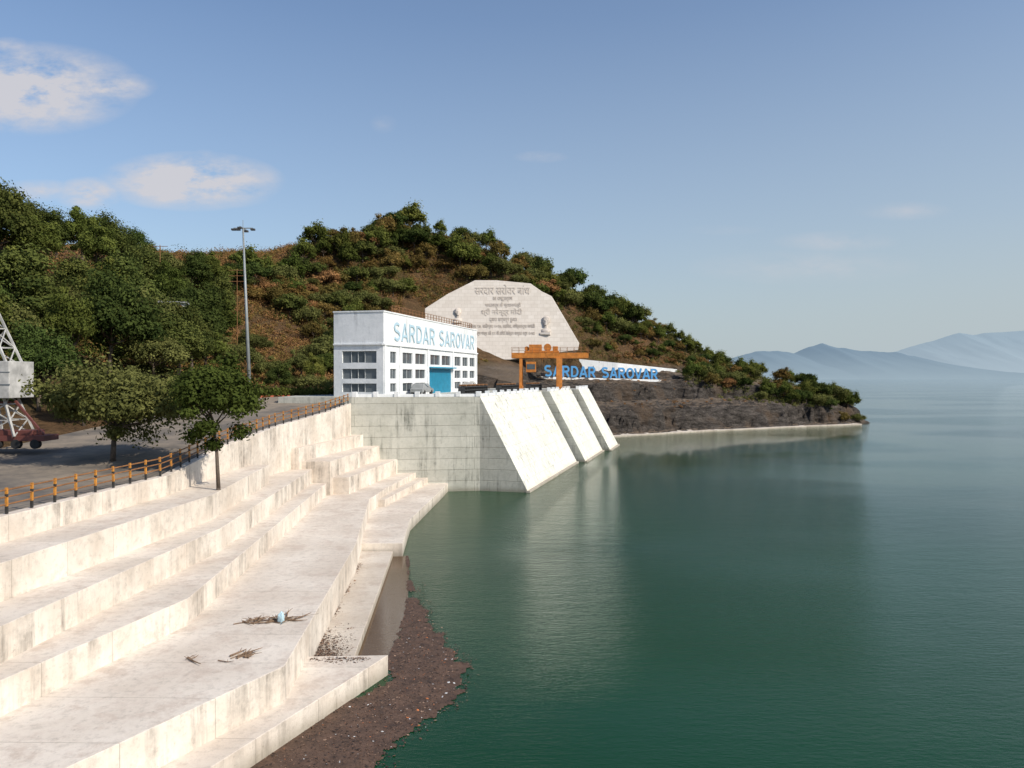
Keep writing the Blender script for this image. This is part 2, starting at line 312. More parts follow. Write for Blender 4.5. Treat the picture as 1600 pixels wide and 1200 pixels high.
def terrain(x,y):
    x=np.atleast_1d(np.asarray(x,float)); y=np.atleast_1d(np.asarray(y,float))
    z=np.zeros(x.shape)
    for i in range(nC): z+=Wt[i]*phi((x-C[i,0])**2+(y-C[i,1])**2)
    z+=Wt[nC]+Wt[nC+1]*x+Wt[nC+2]*y
    hill=np.clip((z-14.5)/6,0,1); z=z+fbm(x*.06,y*.06,3,4)*6*hill+fbm(x*.3,y*.3,9,3)*1.6*hill
    sd=sdist(x,y,land)
    zone=np.clip((x+2)/6,0,1)*np.clip((y-156)/6,0,1)
    sw=sd+fbm(x*.09,y*.09,21,3)*7+(.5-np.abs(fbm(x*.3,y*.3,25,4))*2.6)*3.2+fbm(x*.9,y*.9,27,3)*2.-.8
    prof=np.interp(sw,[-2,0,2.4,3.6,5,8,13.5,14.6,16.5,19,23,30,60],[.2,.4,.8,4.0,5.7,6.7,7.6,9.8,11.7,12.4,12.8,15.5,60])+fbm(x*.7,y*.7,33,3)*1.2
    rock=zone*np.clip((15.0-np.minimum(z,prof))/1.5,0,1)*np.clip((112-x)/6,0,1)
    z=np.where(zone>0,np.minimum(z,prof+(1-zone)*20),z)
    rock=np.maximum(rock,np.clip((x+12)/8,0,1)*np.clip((17-z)/2,0,1)*np.clip((y-148)/6,0,1)*np.clip((60-x)/10,0,1))
    rz=np.interp(y,[p[1] for p in P0]+[92,115],[p[2] for p in P0]+[11,11.1]); rx=np.interp(y,[p[1] for p in P0]+[92,115],[p[0] for p in P0]+[-20,-22])
    dx=rx-x; w=np.clip((19-dx)/4,0,1)*(y<118); z=z*(1-w)+(rz-.45)*w
    pl=sdist(x,y,[(-27,86),T(0),T(64,3),(-6,156),(-24,135)]); z=np.where(pl>-1.5,np.minimum(z,10.5),z)
    lim=np.where(sd>0,.5+sd*1.3+fbm(x*.5,y*.5,5,2)*.8,.5+sd*.9)
    z=np.minimum(z,lim); z=np.maximum(z,-7)
    return z,rock
gx=np.r_[np.arange(-190,-4,1.3),np.arange(-4,110,.55)]; gy=np.r_[np.arange(-10,152,1.3),np.arange(152,236,.55),np.arange(236,335,1.6)]
X,Y=np.meshgrid(gx,gy); Z,R=terrain(X.ravel(),Y.ravel())
V=np.c_[X.ravel(),Y.ravel(),Z]; nx=len(gx); ny=len(gy)
ii,jj=np.meshgrid(np.arange(nx-1),np.arange(ny-1)); a=(jj*nx+ii).ravel(); F=np.c_[a,a+1,a+nx+1,a+nx]
def npmesh(name,V,F,mat,attr=None,smooth=False):
    me=bpy.data.meshes.new(name); k=F.shape[1]
    me.vertices.add(len(V)); me.vertices.foreach_set('co',np.ascontiguousarray(V,dtype=np.float32).ravel())
    me.loops.add(F.size); me.loops.foreach_set('vertex_index',np.ascontiguousarray(F,dtype=np.int32).ravel())
    me.polygons.add(len(F)); me.polygons.foreach_set('loop_start',np.arange(0,F.size,k,dtype=np.int32)); me.polygons.foreach_set('loop_total',np.full(len(F),k,dtype=np.int32))
    if smooth: me.polygons.foreach_set('use_smooth',np.ones(len(F),bool))
    me.update(calc_edges=True)
    for m in (mat if isinstance(mat,list) else [mat]): me.materials.append(m)
    if attr:
        at_=me.attributes.new(attr[0],'FLOAT','POINT'); at_.data.foreach_set('value',np.ascontiguousarray(attr[1],dtype=np.float32))
    return me
me=npmesh('hillside_terrain',V,F,M_ground,('rock',np.clip(R*1.3,0,1)),True)
o=bpy.data.objects.new('hillside_terrain',me); COL.objects.link(o); meta(o,'brown scrub hillside with dark rock cut at the lake','hill','structure')
def gz(x,y): return float(terrain(x,y)[0][0])

# ------------------------------------------------------------------ water and far mountains
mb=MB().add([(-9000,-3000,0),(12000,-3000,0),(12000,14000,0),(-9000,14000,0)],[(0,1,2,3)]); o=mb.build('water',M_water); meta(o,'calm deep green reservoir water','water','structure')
sil=[(-8.5,34.8),(-5.7,35.2),(-6,44),(-7,52),(-7.8,57.6),(-9.6,57.4),(-8.,45)]
o=MB().prism(sil,-.05,.012).build('silty_water',M_silt); meta(o,'shallow brown silty water beside the ledge','water','structure')
def mountains(name,prof,y,depth,mat,label,seed,rough):
    us=np.arange(prof[0][0],prof[-1][0]+1,2.5); vs=np.interp(us,[p[0] for p in prof],[p[1] for p in prof])+fbm(us*.05,us*0+3,seed,5)*rough
    nr=14; Vs=[]
    for r in range(nr+1):
        t=r/nr; yy=y-depth*(1-t)
        x=(us-800)/1200*y; zr=(588-vs)/1200*y+EYE
        sp=1-np.abs(fbm(x*.0022+7+t*.6,np.full(x.shape,yy*.0012),seed,5))*2.6
        z=zr*(t**.9)*(1-.25*np.sin(math.pi*t)*(1-sp))
        if r==0: z=z*0-20
        Vs.append(np.c_[x,np.full(x.shape,yy),z])
    V=np.concatenate(Vs); m=len(us); ii,jj=np.meshgrid(np.arange(m-1),np.arange(nr)); a=(jj*m+ii).ravel(); F=np.c_[a,a+1,a+m+1,a+m]
    o=bpy.data.objects.new(name,npmesh(name,V,F,mat,None,True)); COL.objects.link(o); meta(o,label,'mountains','structure')
mountains('near_mountain_range',[(1040,585),(1120,565),(1180,549),(1215,548),(1240,552),(1265,543),(1285,537),(1310,543),(1345,549),(1400,550),(1430,556),(1470,567),(1520,577),(1600,584),(1700,586)],4500,900,painted_hazemat('blue_slope_painted_haze',(.30,.385,.44),(.20,.28,.355),170),'blue mountain range across the lake with haze painted in',4,4)
mountains('far_mountain_range',[(1300,570),(1380,553),(1410,546),(1450,535),(1480,525),(1498,519),(1520,523),(1560,520),(1600,516),(1660,520),(1750,514),(1900,540),(2050,560)],8000,1500,painted_hazemat('pale_slope_painted_haze',(.38,.465,.52),(.31,.40,.47),420),'pale distant mountain range with haze painted in',14,4)

# ------------------------------------------------------------------ intake dam
dam=empty('intake_dam',(0,100,0),0,'pale concrete intake dam with sloping buttress faces above the lake','dam')
core=[A,B,T(64),(-1,158),(-14,150),(-27,125),(-27,88.6)]
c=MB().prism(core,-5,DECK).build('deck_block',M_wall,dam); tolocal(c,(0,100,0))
SL=.53
def wedge(s0,s1,off):
    zb=-5; out=off+(DECK-zb)*SL
    vs=[]
    for s in (s0,s1):
        a=T(s,-.0);b=T(s,off+.001);c_=T(s,out)
        vs+=[(a[0],a[1],zb),(c_[0],c_[1],zb),(b[0],b[1],DECK),(a[0],a[1],DECK)]
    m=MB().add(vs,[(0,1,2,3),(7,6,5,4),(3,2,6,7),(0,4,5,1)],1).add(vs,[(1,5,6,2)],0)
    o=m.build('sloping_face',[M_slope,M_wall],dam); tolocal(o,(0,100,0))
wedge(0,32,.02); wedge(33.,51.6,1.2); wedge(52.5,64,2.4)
for s0,s1,off in ((0,32,0),(33.,51.6,1.2),(52.5,64,2.4)):
    a=T(s0-.2,off+(DECK)*SL-.2);b=T(s1,off+DECK*SL-.2)
    o=MB().prism([a,T(s0-.2,off+DECK*SL+.25),T(s1,off+DECK*SL+.25),b],-1,.22).build('footing',M_step,dam); tolocal(o,(0,100,0))
par=empty('deck_parapet',(A[0],A[1],DECK),0,'low white parapet with square posts along the deck edge','parapet')
def parapet(p,q,k):
    p=Vector((p[0],p[1],DECK+.002));q=Vector((q[0],q[1],DECK+.002)); up=Vector((0,0,1))
    m=MB().beam(p+up*.17,q+up*.17,.22,.34); o=m.build('low_wall',M_white,par,bevel=.02); o.location=(-A[0],-A[1],-DECK)
    for i in range(k+1):
        c=p.lerp(q,i/k); m=MB().box(c.x-.28,c.x+.28,c.y-.28,c.y+.28,DECK,DECK+.62); o=m.build('post',M_white,par,bevel=.03); o.location=(-A[0],-A[1],-DECK)
parapet((A[0]+.3,A[1]+.35),(B[0]-.2,B[1]+.2),6); parapet(T(.8,-.35),T(31,-.35),9); parapet(T(34,.9),T(50.5,.9),5); parapet(T(53.5,2.),T(63.5,2.),3)

# ------------------------------------------------------------------ building
ang=math.atan2(.971,.238); bld=empty('powerhouse_building',(-15.15,90.6,DECK),ang,'white three storey building with blue shutter and blue lettering','building')
LX,LY,HZ=39.,6.4,10.
rowsz=[(.5,1.55),(2.1,3.3),(4.0,5.4)]
def facade(mbuild,Lh,H,ops,fn,depth=.3):
    xs=sorted({0,Lh}|{o[0] for o in ops}|{o[1] for o in ops}); zs=sorted({0,H}|{o[2] for o in ops}|{o[3] for o in ops})
    for a,b in zip(xs[:-1],xs[1:]):
        for c,d in zip(zs[:-1],zs[1:]):
            mx,mz=(a+b)/2,(c+d)/2
            if any(o[0]<mx<o[1] and o[2]<mz<o[3] for o in ops): continue
            mbuild.add([fn(a,0,c),fn(b,0,c),fn(b,0,d),fn(a,0,d)],[(0,1,2,3)])
    for a,b,c,d in ops:
        q=[(a,c),(b,c),(b,d),(a,d)]
        for i in range(4):
            (x0,z0),(x1,z1)=q[i],q[(i+1)%4]; mbuild.add([fn(x0,0,z0),fn(x1,0,z1),fn(x1,depth,z1),fn(x0,depth,z0)],[(0,1,2,3)])
fR=lambda x,d,z:(x,d,z); fL=lambda x,d,z:(d,x,z)
opsR=[]
for z0,z1 in rowsz:
    for a,b in ((2.0,3.9),(6.0,9.4),(10.4,14.2),(27.,30.),(31.0,33.8),(34.9,37.6)): opsR.append((a,b,z0,z1))
opsR+=[(16.2,20.2,4.0,5.4),(21.,25.,4.0,5.4)]
doorop=(15.8,25.4,0.02,3.5)
opsL=[(.9,5.3,z0,z1) for z0,z1 in rowsz]
mb=MB(); facade(mb,LX,HZ,opsR+[doorop],fR); facade(mb,LY,HZ,opsL,fL)
mb.add([(LX,0,0),(LX,LY,0),(LX,LY,HZ),(LX,0,HZ)],[(0,1,2,3)]); mb.add([(0,LY,0),(LX,LY,0),(LX,LY,HZ),(0,LY,HZ)],[(0,1,2,3)])
mb.build('wall',M_white,bld,fixn=False)
MB().box(.25,LX-.25,.25,LY-.25,HZ-.7,HZ-.45).build('roof',M_roofg,bld)
mb=MB(); mb.box(-.08,LX+.08,-.08,.2,HZ,HZ+.18).box(-.08,.2,.2,LY+.08,HZ,HZ+.18).box(LX-.2,LX+.08,.2,LY+.08,HZ,HZ+.18).box(.2,LX-.2,LY-.2,LY+.08,HZ,HZ+.18); mb.build('coping',M_white,bld,bevel=.02)
mb=MB()
for x in (.35,5.1,15.1,26.0,38.5): mb.box(x-.22,x+.22,-.14,.0,0,6.1)
mb.box(-.12,LX+.1,-.2,.0,6.1,6.3); mb.box(-.2,-.0,.0,LY,6.1,6.3); mb.build('pilaster_band',M_white,bld,bevel=.02)
def window(a,b,z0,z1,fn,nm=3):
    w=MB()
    w.add([fn(a,.22,z0),fn(b,.22,z0),fn(b,.22,z1),fn(a,.22,z1)],[(0,1,2,3)])
    g=w.build('window',M_glass,bld,fixn=False)
    f=MB(); t=.045
    def bar(x0,x1,c,d):
        p=fn(x0,.12,c);q=fn(x1,.2,d); f.box(min(p[0],q[0]),max(p[0],q[0]),min(p[1],q[1]),max(p[1],q[1]),c,d)
    bar(a,b,z0,z0+t);bar(a,b,z1-t,z1)
    for i in range(nm+1):
        x=a+(b-a-t)*i/nm; bar(x,x+t,z0+t,z1-t)
    f.build('frame',M_frame,g)
for a,b,z0,z1 in opsR: window(a,b,z0,z1,fR,2)
for a,b,z0,z1 in opsL:
    window(a+1.5,b-1.1,z0,z1,fL,2)
    MB().box(.2,.24,a,a+1.5,z0,z1).build('infill_panel',M_gray,bld); MB().box(.2,.24,b-1.1,b,z0,z1).build('infill_panel',M_gray,bld)
mb=MB(); mb.box(15.8,25.4,.16,.26,0.02,3.5)
for i in range(23): mb.box(15.8,25.4,.1,.16,.1+i*.145,.19+i*.145)
mb.build('door',M_blue,bld)
MB().box(15.4,25.8,-.7,-.02,3.55,3.72).build('canopy',M_blue,bld,bevel=.02)
mb=MB()
for i in range(30): mb.tube((4+i*1.17,.6,HZ-.45),(4+i*1.17,.6,HZ+1.1),.05,n=5)
for z in (.35,.7,1.1): mb.tube((4,.6,HZ+z),(4+29*1.17,.6,HZ+z),.035,n=5)
mb.build('roof_railing',M_rust,bld)

# plain sans-serif sign letters made of mitred strokes
def arc(cx,cy,rx,ry,a0,a1,n=12): return [(cx+rx*math.cos(math.radians(a0+(a1-a0)*i/n)),cy+ry*math.sin(math.radians(a0+(a1-a0)*i/n))) for i in range(n+1)]
GL={'S':[arc(.31,.72,.23,.21,35,262)+arc(.31,.28,.24,.22,85,-148)],
 'A':[[(.03,0),(.31,1)],[(.59,0),(.31,1)],[(.13,.3),(.49,.3)]],
 'R':[[(.08,0),(.08,1)],[(.08,.93),(.32,.93)]+arc(.34,.70,.2,.23,80,-80)+[(.32,.47),(.08,.47)],[(.32,.47),(.56,0)]],
 'D':[[(.08,0),(.08,1)],[(.08,.93),(.26,.93)]+arc(.28,.5,.28,.43,80,-80)+[(.26,.07),(.08,.07)]],
 'O':[arc(.33,.5,.27,.43,0,360,22)],
 'V':[[(.03,1),(.31,0)],[(.59,1),(.31,0)]]}
def letters(name,body,origin,dirv,upv,width,height,depth,th_,mat,parent=None):
    adv=[.74 if c!=' ' else .42 for c in body]; tot=sum(adv)-.12; d=Vector(dirv).normalized(); up=Vector(upv).normalized(); nn=d.cross(up); org=Vector(origin); m=MB(); x0=0; k=0
    for ch,ad in zip(body,adv):
        if ch!=' ':
            for st in GL[ch]:
                k+=1; P=[Vector((x*1.,y)) for x,y in st]; closed=(P[0]-P[-1]).length<1e-4
                n=len(P); Ls=[];Rs=[]
                sx=width/tot
                Q=[Vector(((x0+p.x)*sx,p.y*height)) for p in P]
                for i in range(n):
                    a=Q[i]-Q[i-1] if i>0 else (Q[i]-Q[-2] if closed else Q[1]-Q[0]); b=Q[i+1]-Q[i] if i<n-1 else (Q[1]-Q[0] if closed else a)
                    a=a.normalized();b=b.normalized(); t=(a+b).normalized(); nrm=Vector((-t.y,t.x)); w=th_/2/max(.6,nrm.dot(Vector((-a.y,a.x))))
                    Ls.append(Q[i]+nrm*w); Rs.append(Q[i]-nrm*w)
                dp=depth+.004*(k%3); vs=[]
                for i in range(n):
                    for q2,z in ((Ls[i],0),(Rs[i],0),(Rs[i],dp),(Ls[i],dp)): vs.append(org+d*q2.x+up*min(max(q2.y,-.02),height+.02)+nn*z)
                fs=[]
                for i in range(n-1):
                    for j in range(4): fs.append((i*4+j,i*4+(j+1)%4,(i+1)*4+(j+1)%4,(i+1)*4+j))
                if not closed: fs+=[(0,3,2,1),((n-1)*4,(n-1)*4+1,(n-1)*4+2,(n-1)*4+3)]
                m.add(vs,fs)
        x0+=ad
    return m.build(name,mat,parent)
letters('lettering','SARDAR SAROVAR',(3.0,-.02,6.75),(1,0,0),(0,0,1),34.2,2.3,.08,.30,M_letter2,bld)

def textmesh(name,body,origin,dirv,upv,width,height,extr,mat,parent=None,bold=.0,space=1.):
    cu=bpy.data.curves.new(name,'FONT'); cu.body=body; cu.size=1; cu.extrude=.05; cu.offset=bold; cu.space_character=space
    to=bpy.data.objects.new(name,cu); COL.objects.link(to); bpy.context.view_layer.update()
    dg=bpy.context.evaluated_depsgraph_get(); me=bpy.data.meshes.new_from_object(to.evaluated_get(dg)); bpy.data.objects.remove(to)
    n=len(me.vertices)
    if n==0: return None
    co=np.empty(n*3,np.float32); me.vertices.foreach_get('co',co); co=co.reshape(-1,3)
    mn=co.min(0); mxx=co.max(0); co=(co-mn)/np.maximum(mxx-mn,1e-6)
    d=Vector(dirv).normalized(); up=Vector(upv).normalized(); nn=d.cross(up)*1.0
    out=np.array(origin)[None,:]+co[:,0:1]*width*np.array(d)+co[:,1:2]*height*np.array(up)+co[:,2:3]*extr*np.array(nn)
    me.vertices.foreach_set('co',out.astype(np.float32).ravel()); me.materials.clear(); me.materials.append(mat); me.update()
    o=bpy.data.objects.new(name,me); COL.objects.link(o)
    if parent: o.parent=parent
    return o

# ------------------------------------------------------------------ blue sign letters on bank, white wall
p=Vector(at(850,588,190)); q=Vector(at(1027,593,203)); dv=(q-p)
sgn=empty('letter_sign',p,0,'large blue letters reading SARDAR SAROVAR on the rock bank','sign')
lt=letters('lettering','SARDAR SAROVAR',p,dv,(0,.12,1),dv.length,2.8,.2,.52,M_letter,sgn); lt.location=-p
sup=MB().beam(p+Vector((-1,.7,-.35)),q+Vector((1,.7,-.35)),1.4,.6); o=sup.build('base_beam',M_white,sgn); o.location=-p
pts=[at(905,561,206),at(965,567,208),at(1030,574,214),at(1058,577,217)]
mb=MB()
for a,b in zip(pts[:-1],pts[1:]): mb.prism([(a[0],a[1]),(b[0],b[1]),(b[0],b[1]+.5),(a[0],a[1]+.5)],[a[2]-3.6,b[2]-3.2,b[2]-3.2,a[2]-3.6],[a[2],b[2],b[2],a[2]])
o=mb.build('retaining_wall',M_white); meta(o,'long white retaining wall above the rock bank','wall')
S=[(20.5,167.6),(27,172.6),(34,177),(40,181.3),(46.8,185.4),(54,189.9),(62,194),(69,198.3),(76,201.8),(82,205.3),(88,208),(97,212.6)]
mb=MB(); ZS=[.30+.28*random.random() for _ in S]
mb.prism(S+[(x-1.2,y+2.9) for x,y in S][::-1],-2,ZS+[z+.15 for z in ZS[::-1]]); o=mb.build('shore_path',M_step,bevel=.05); meta(o,'pale concrete path edging the rocky shore','path','structure')

# ------------------------------------------------------------------ carved stone panel
OY=177.;TL=.38
def pan(u,v,o=0):
    k=(588-v)/1200
    z=(EYE+k*(OY-TL*18))/(1-k*TL); y=OY+TL*(z-18); return Vector(((u-800)/1200*y,y-o,z))
out=[(662,560),(664,482),(700,459),(742,438),(775,438),(829,443),(846,455),(862,463),(884,500),(905,536),(903,547),(860,552),(797,562)]
fr=[pan(*p) for p in out]; n=len(fr); bk=[p+Vector((0,5,-.5)) for p in fr]
monu=MB().add(fr+bk,[tuple(range(n)),tuple(range(n,2*n))[::-1]]+[(i,(i+1)%n,n+(i+1)%n,n+i) for i in range(n)]).build('stone_monument',M_stone,bevel=.1)
meta(monu,'huge carved cream stone inscription wall set into the hillside','monument')
up=(0,TL,1)
lines=[("सरदार सरोवर बांध",742,828,461,18,.002),("का राष्ट्रार्पण",770,801,471,8,0),("भारतवर्ष के प्रधानमंत्री",758,814,481,9,0),("श्री नरेन्द्र मोदी",752,816,494,13,.0),("द्वारा सम्पन्न हुआ।",765,808,504,8,0),("दिनांक १७, सितम्बर २०१७, रविवार, विश्वकर्मा जयंती",732,836,514,9,0),("भाद्रपद कृष्ण पक्ष की १२ वीं तिथि विक्रम सम्वत वर्ष २०७४",726,836,525,9,0)]
for body,u0,u1,vb,hp,bo in lines:
    a=pan(u0,vb,.05); b=pan(u1,vb,.05); textmesh('inscription',body,a,b-a,up,(b-a).length,hp/1200*185,.05,M_carve,monu,bo)
def uvs(bm,c,r,seg=16):
    bmesh.ops.create_uvsphere(bm,u_segments=seg,v_segments=10,radius=1,matrix=Matrix.Translation(c)@Matrix.Diagonal((*r,1)))
def bust(u,v,h,turn):
    c=pan(u,v,.1); bm=bmesh.new()
    uvs(bm,(0,0,.62*1),(.17,.2,.23)); uvs(bm,(0,.02,.74),(.18,.2,.14)); uvs(bm,(0,-.2,.60),(.03,.06,.06)); uvs(bm,(0,-.16,.50),(.07,.05,.03)); uvs(bm,(0,-.14,.42),(.08,.07,.05))
    uvs(bm,(.17,0,.61),(.03,.06,.07)); uvs(bm,(-.17,0,.61),(.03,.06,.07)); uvs(bm,(.07,-.17,.67),(.05,.04,.02)); uvs(bm,(-.07,-.17,.67),(.05,.04,.02))
    uvs(bm,(0,.03,.36),(.1,.11,.18)); uvs(bm,(0,.05,.14),(.26,.16,.13)); uvs(bm,(0,.0,.1),(.2,.18,.12))
    me=bpy.data.meshes.new('relief_bust'); bm.to_mesh(me); bm.free(); me.materials.append(M_relief)
    o=bpy.data.objects.new('relief_bust',me); COL.objects.link(o); o.parent=monu; o.location=c; o.scale=(h,h*.42,h); o.rotation_euler=(-.3,0,turn)
    r=o.modifiers.new('remesh','REMESH'); r.mode='VOXEL'; r.voxel_size=.022; r.use_smooth_shade=True
    MB().box(-.24,.24,-.2,.3,-.08,0.02).build('pedestal',M_stone,o)
bust(716,503,4.0,.15); bust(852,521,4.9,-.2)

# ------------------------------------------------------------------ gantry crane
cr=empty('gantry_crane',(1.6,134,DECK),-.05,'orange gantry crane with hoist house standing on the deck','crane')
gh=5.5
for x in (.0,6.6):
    for y in (-2.4,2.4):
        MB().beam((x,y,.5),(x,y*.72,gh),1.0 if x>1 else .5,1.4 if x>1 else .5).build('leg',M_orange,cr,bevel=.03)
for x in (.0,6.6):
    m=MB(); m.beam((x,-3,.5),(x,3,.5),.6,.5); m.beam((x,-1.9,gh*.62),(x,1.9,gh*.62),.35,.4); m.beam((x,-2.2,1.2),(x,1.8,gh*.6),.18,.18).beam((x,2.2,1.2),(x,-1.8,gh*.6),.18,.18); m.build('end_frame',M_orange,cr)
    for y in (-2.5,-1.6,1.6,2.5): MB().tube((x-.15,y,.24),(x+.15,y,.24),.24,n=14).build('wheel',M_dark,cr)
for y in (-1.8,1.8): MB().beam((-1.6,y,gh+.5),(11.6,y,gh+.5),.55,.9).build('girder',M_orange,cr,bevel=.03)
for x in (-1.4,4,11.4): MB().beam((x,-1.52,gh+.3),(x,1.52,gh+.3),.3,.5).build('cross_beam',M_orange,cr)
m=MB().box(.6,6.6,-1.6,1.6,gh+.96,gh+1.3).box(1.4,3.6,-1.2,1.2,gh+1.3,gh+2.4).tube((4.6,-1.2,gh+1.9),(4.6,1.2,gh+1.9),.65,n=16).box(5.5,6.4,-.9,.9,gh+1.3,gh+2.1); m.tube((1.0,-1,gh+1.7),(1.0,1,gh+1.7),.4,n=12); m.build('hoist_trolley',M_orange,cr,bevel=.04)
m=MB()
for y in (-2.15,2.15):
    for i in range(12): m.tube((-1.6+i*1.2,y,gh+.9),(-1.6+i*1.2,y,gh+1.9),.03,n=5)
    for z in (1.4,1.9): m.tube((-1.6,y,gh+z),(11.6,y,gh+z),.03,n=5)
m.build('handrail',M_rust,cr)
MB().box(.9,2.6,-1.9,-.4,3.1,4.9).build('cab',M_orange,cr,bevel=.05); MB().box(1.05,2.45,-1.93,-1.91,3.6,4.5).build('cab_window',M_glass,cr)
m=MB()
for x in (3.6,3.9): m.tube((x,0,gh+.8),(x,0,3.),.03,n=5)
m.box(3.4,4.1,-.25,.25,2.4,3.0); m.build('hook_block',M_dark,cr)

def gate(loc,rz,L_,label):
    e=empty('stoplog_gate',loc,rz,label,'steel gate'); m=MB()
    for z in (.12,.55,.98): m.box(0,L_,-.5,.5,z,z+.07)
    m.box(0,L_,-.04,.04,.0,1.1)
    for i in range(int(L_/1.1)+1): m.box(i*1.1,i*1.1+.06,-.45,.45,0,1.05)
    m.build('plate',M_dark,e)
    for i in range(int(L_/2)): MB().tube((.6+i*2,-.5,1.2),(.6+i*2,.5,1.2),.12,n=8).build('roller',M_rust,e)
gate((*T(8,-5),DECK),ang,12,'dark steel gate section lying on the deck'); gate((*T(22,-4),DECK),ang,11,'dark steel gate section near the crane'); gate((*T(36,-3),DECK),ang,9,'dark steel gate section beyond the crane')
def car(loc,rz,mat,label,L_=4.2,H=1.5):
    e=empty('parked_car',loc,rz,label,'car'); w=.85
    prof=[(-L_/2,.35),(-L_/2,.8),(-L_/2+.35,.9),(-L_/2+.75,H*.92),(-L_/2+1.2,H),(L_/2-1.7,H),(L_/2-1.05,.95),(L_/2-.1,.8),(L_/2,.6),(L_/2,.35)]
    n=len(prof); vs=[(x,-w,z) if z<1 else (x,-w*.85,z) for x,z in prof]+[(x,w,z) if z<1 else (x,w*.85,z) for x,z in prof]
    MB().add(vs,[tuple(range(n)),tuple(range(n,2*n))[::-1]]+[(i,(i+1)%n,n+(i+1)%n,n+i) for i in range(n)]).build('body',mat,e,bevel=.05)
    MB().add([(-L_/2+.7,-w*.93,1.),(L_/2-1.3,-w*.93,1.),(L_/2-1.75,-w*.87,H-.1),(-L_/2+1.1,-w*.87,H-.1)],[(0,1,2,3)]).build('side_window',M_glass,e)
    MB().add([(-L_/2+.7,w*.93,1.),(L_/2-1.3,w*.93,1.),(L_/2-1.75,w*.87,H-.1),(-L_/2+1.1,w*.87,H-.1)],[(3,2,1,0)]).build('side_window',M_glass,e)
    for x in (-L_/2+.8,L_/2-.8):
        for y in (-w,w-.2): MB().tube((x,y-.02,.32),(x,y+.22,.32),.32,n=16).build('wheel',M_tire,e)
car((-11.6,99,DECK),ang,M_roofg,'grey car parked beside the white building'); car((-6.6,121,DECK),ang,M_whitep,'white car parked beside the building')

# ------------------------------------------------------------------ railing
fe=empty('roadside_railing',(P0[1][0],P0[1][1],P0[1][2]),0,'orange and black post railing along the top of the embankment','railing')
path=[Vector(p) for p in P0[1:]]
def along(path,step_):
    out=[];d=0;acc=0
    for a,b in zip(path[:-1],path[1:]):
        l=(b-a).length
        while d<=acc+l: out.append(a.lerp(b,(d-acc)/l)); d+=step_
        acc+=l
    return out
posts=along(path,1.55); inv=-Vector(P0[1]); q_=random.Random(3)
for i,p in enumerate(posts):
    p=p+Vector((-.27,0,0)); r=.05; m=MB(); tx=q_.gauss(0,.02)
    for z0,z1,mi in ((-.05,.34,1),(.34,.74,0),(.74,.88,1),(.88,1.16,0)): m.beam((p.x+tx*z0,p.y,p.z+z0),(p.x+tx*z1,p.y,p.z+z1),r*2,r*2,mi)
    o=m.build('post',[M_yel,M_blk],fe); o.location=inv
for h in (.42,.75,1.06):
    m=MB()
    for a,b in zip(posts[:-1],posts[1:]): m.tube(a+Vector((-.27,0,h)),b+Vector((-.27,0,h)),.038,n=6)
    o=m.build('rail',M_rust,fe); o.location=inv

# ------------------------------------------------------------------ lamp mast
mx,my,_=at(391,0,86); mz=gz(mx,my)
ma=empty('high_mast_lamp',(mx,my,mz),0,'tall grey mast with floodlights at its top','mast light')
top=at(0,357,86)[2]-mz
MB().tube((0,0,0),(-.75,0,top),.24,.09,n=10).build('pole',M_steel,ma,smooth=True)
m=MB().beam((-1.8,0,top),(.35,0,top),.1,.1).beam((-.75,-1,top),(-.75,1,top),.1,.1); m.build('crossarm',M_steel,ma)
for dx,dy in ((-1.8,0),(.35,0),(-.75,-1),(-.75,1),(-1.3,0)): MB().box(dx-.22,dx+.22,dy-.2,dy+.2,top-.25,top-.06).build('floodlight',M_dark,ma)
MB().tube((-.75,0,top),(-.75,0,top+.9),.03,n=5).build('lightning_rod',M_steel,ma)
def upole(u,vt,vb,y,label,arms=3,r=.09):
    x,yy,zt=at(u,vt,y); zb=at(u,vb,y)[2]; g=min(zb,gz(x,yy)); h=zt-g
    e=empty('utility_pole',(x,yy,g),0,label,'utility pole'); MB().tube((0,0,0),(0,0,h),r,r*.7,n=8).build('pole',M_rust,e)
    for i in range(arms):
        z=h-.25-i*.9; MB().beam((-1.3,0,z),(1.3,0,z),.08,.08).build('crossarm',M_rust,e)
upole(371,420,560,124,'thin utility pole with crossarms among the trees',3,.06); upole(251,383,470,130,'utility pole standing above the hillside trees',2)

# ------------------------------------------------------------------ lattice crane at road side
lx,ly=-39.4,55.; lz=gz(lx,ly)+.3
lc=empty('lattice_gantry',(lx,ly,lz),0,'weathered white steel lattice gantry on red rail bogies','rail crane')
def lattice(p,q,w,nseg,mat,name):
    p=[Vector(p)+Vector((a*w,b*w,0)) for a,b in ((-1,-1),(1,-1),(1,1),(-1,1))]; q=[Vector(q)+Vector((a*w*.55,b*w*.55,0)) for a,b in ((-1,-1),(1,-1),(1,1),(-1,1))]; m=MB()
    for a,b in zip(p,q): m.beam(a,b,.14,.14)
    for i in range(nseg):
        t0=i/nseg;t1=(i+1)/nseg
        for k in range(4):
            a0=p[k].lerp(q[k],t0);b0=p[(k+1)%4].lerp(q[(k+1)%4],t0);b1=p[(k+1)%4].lerp(q[(k+1)%4],t1);a1=p[k].lerp(q[k],t1)
            m.beam(a0,b1,.07,.07); m.beam(a1,b1,.07,.07)
            if i%2: m.beam(b0,a1,.07,.07)
    m.build(name,mat,lc)
lattice((3.0,0,5.8),(-.9,0,15.5),.9,7,M_whitep,'lattice_leg'); lattice((3.3,0,.9),(2.6,0,4.3),1.2,3,M_whitep,'lattice_leg')
lattice((-6,0,.9),(-2.2,0,15.5),1.1,8,M_whitep,'lattice_leg')
MB().box(-2.,4.3,-1.4,1.4,3.6,6.2).build('machinery_house',M_whitep,lc,bevel=.04)
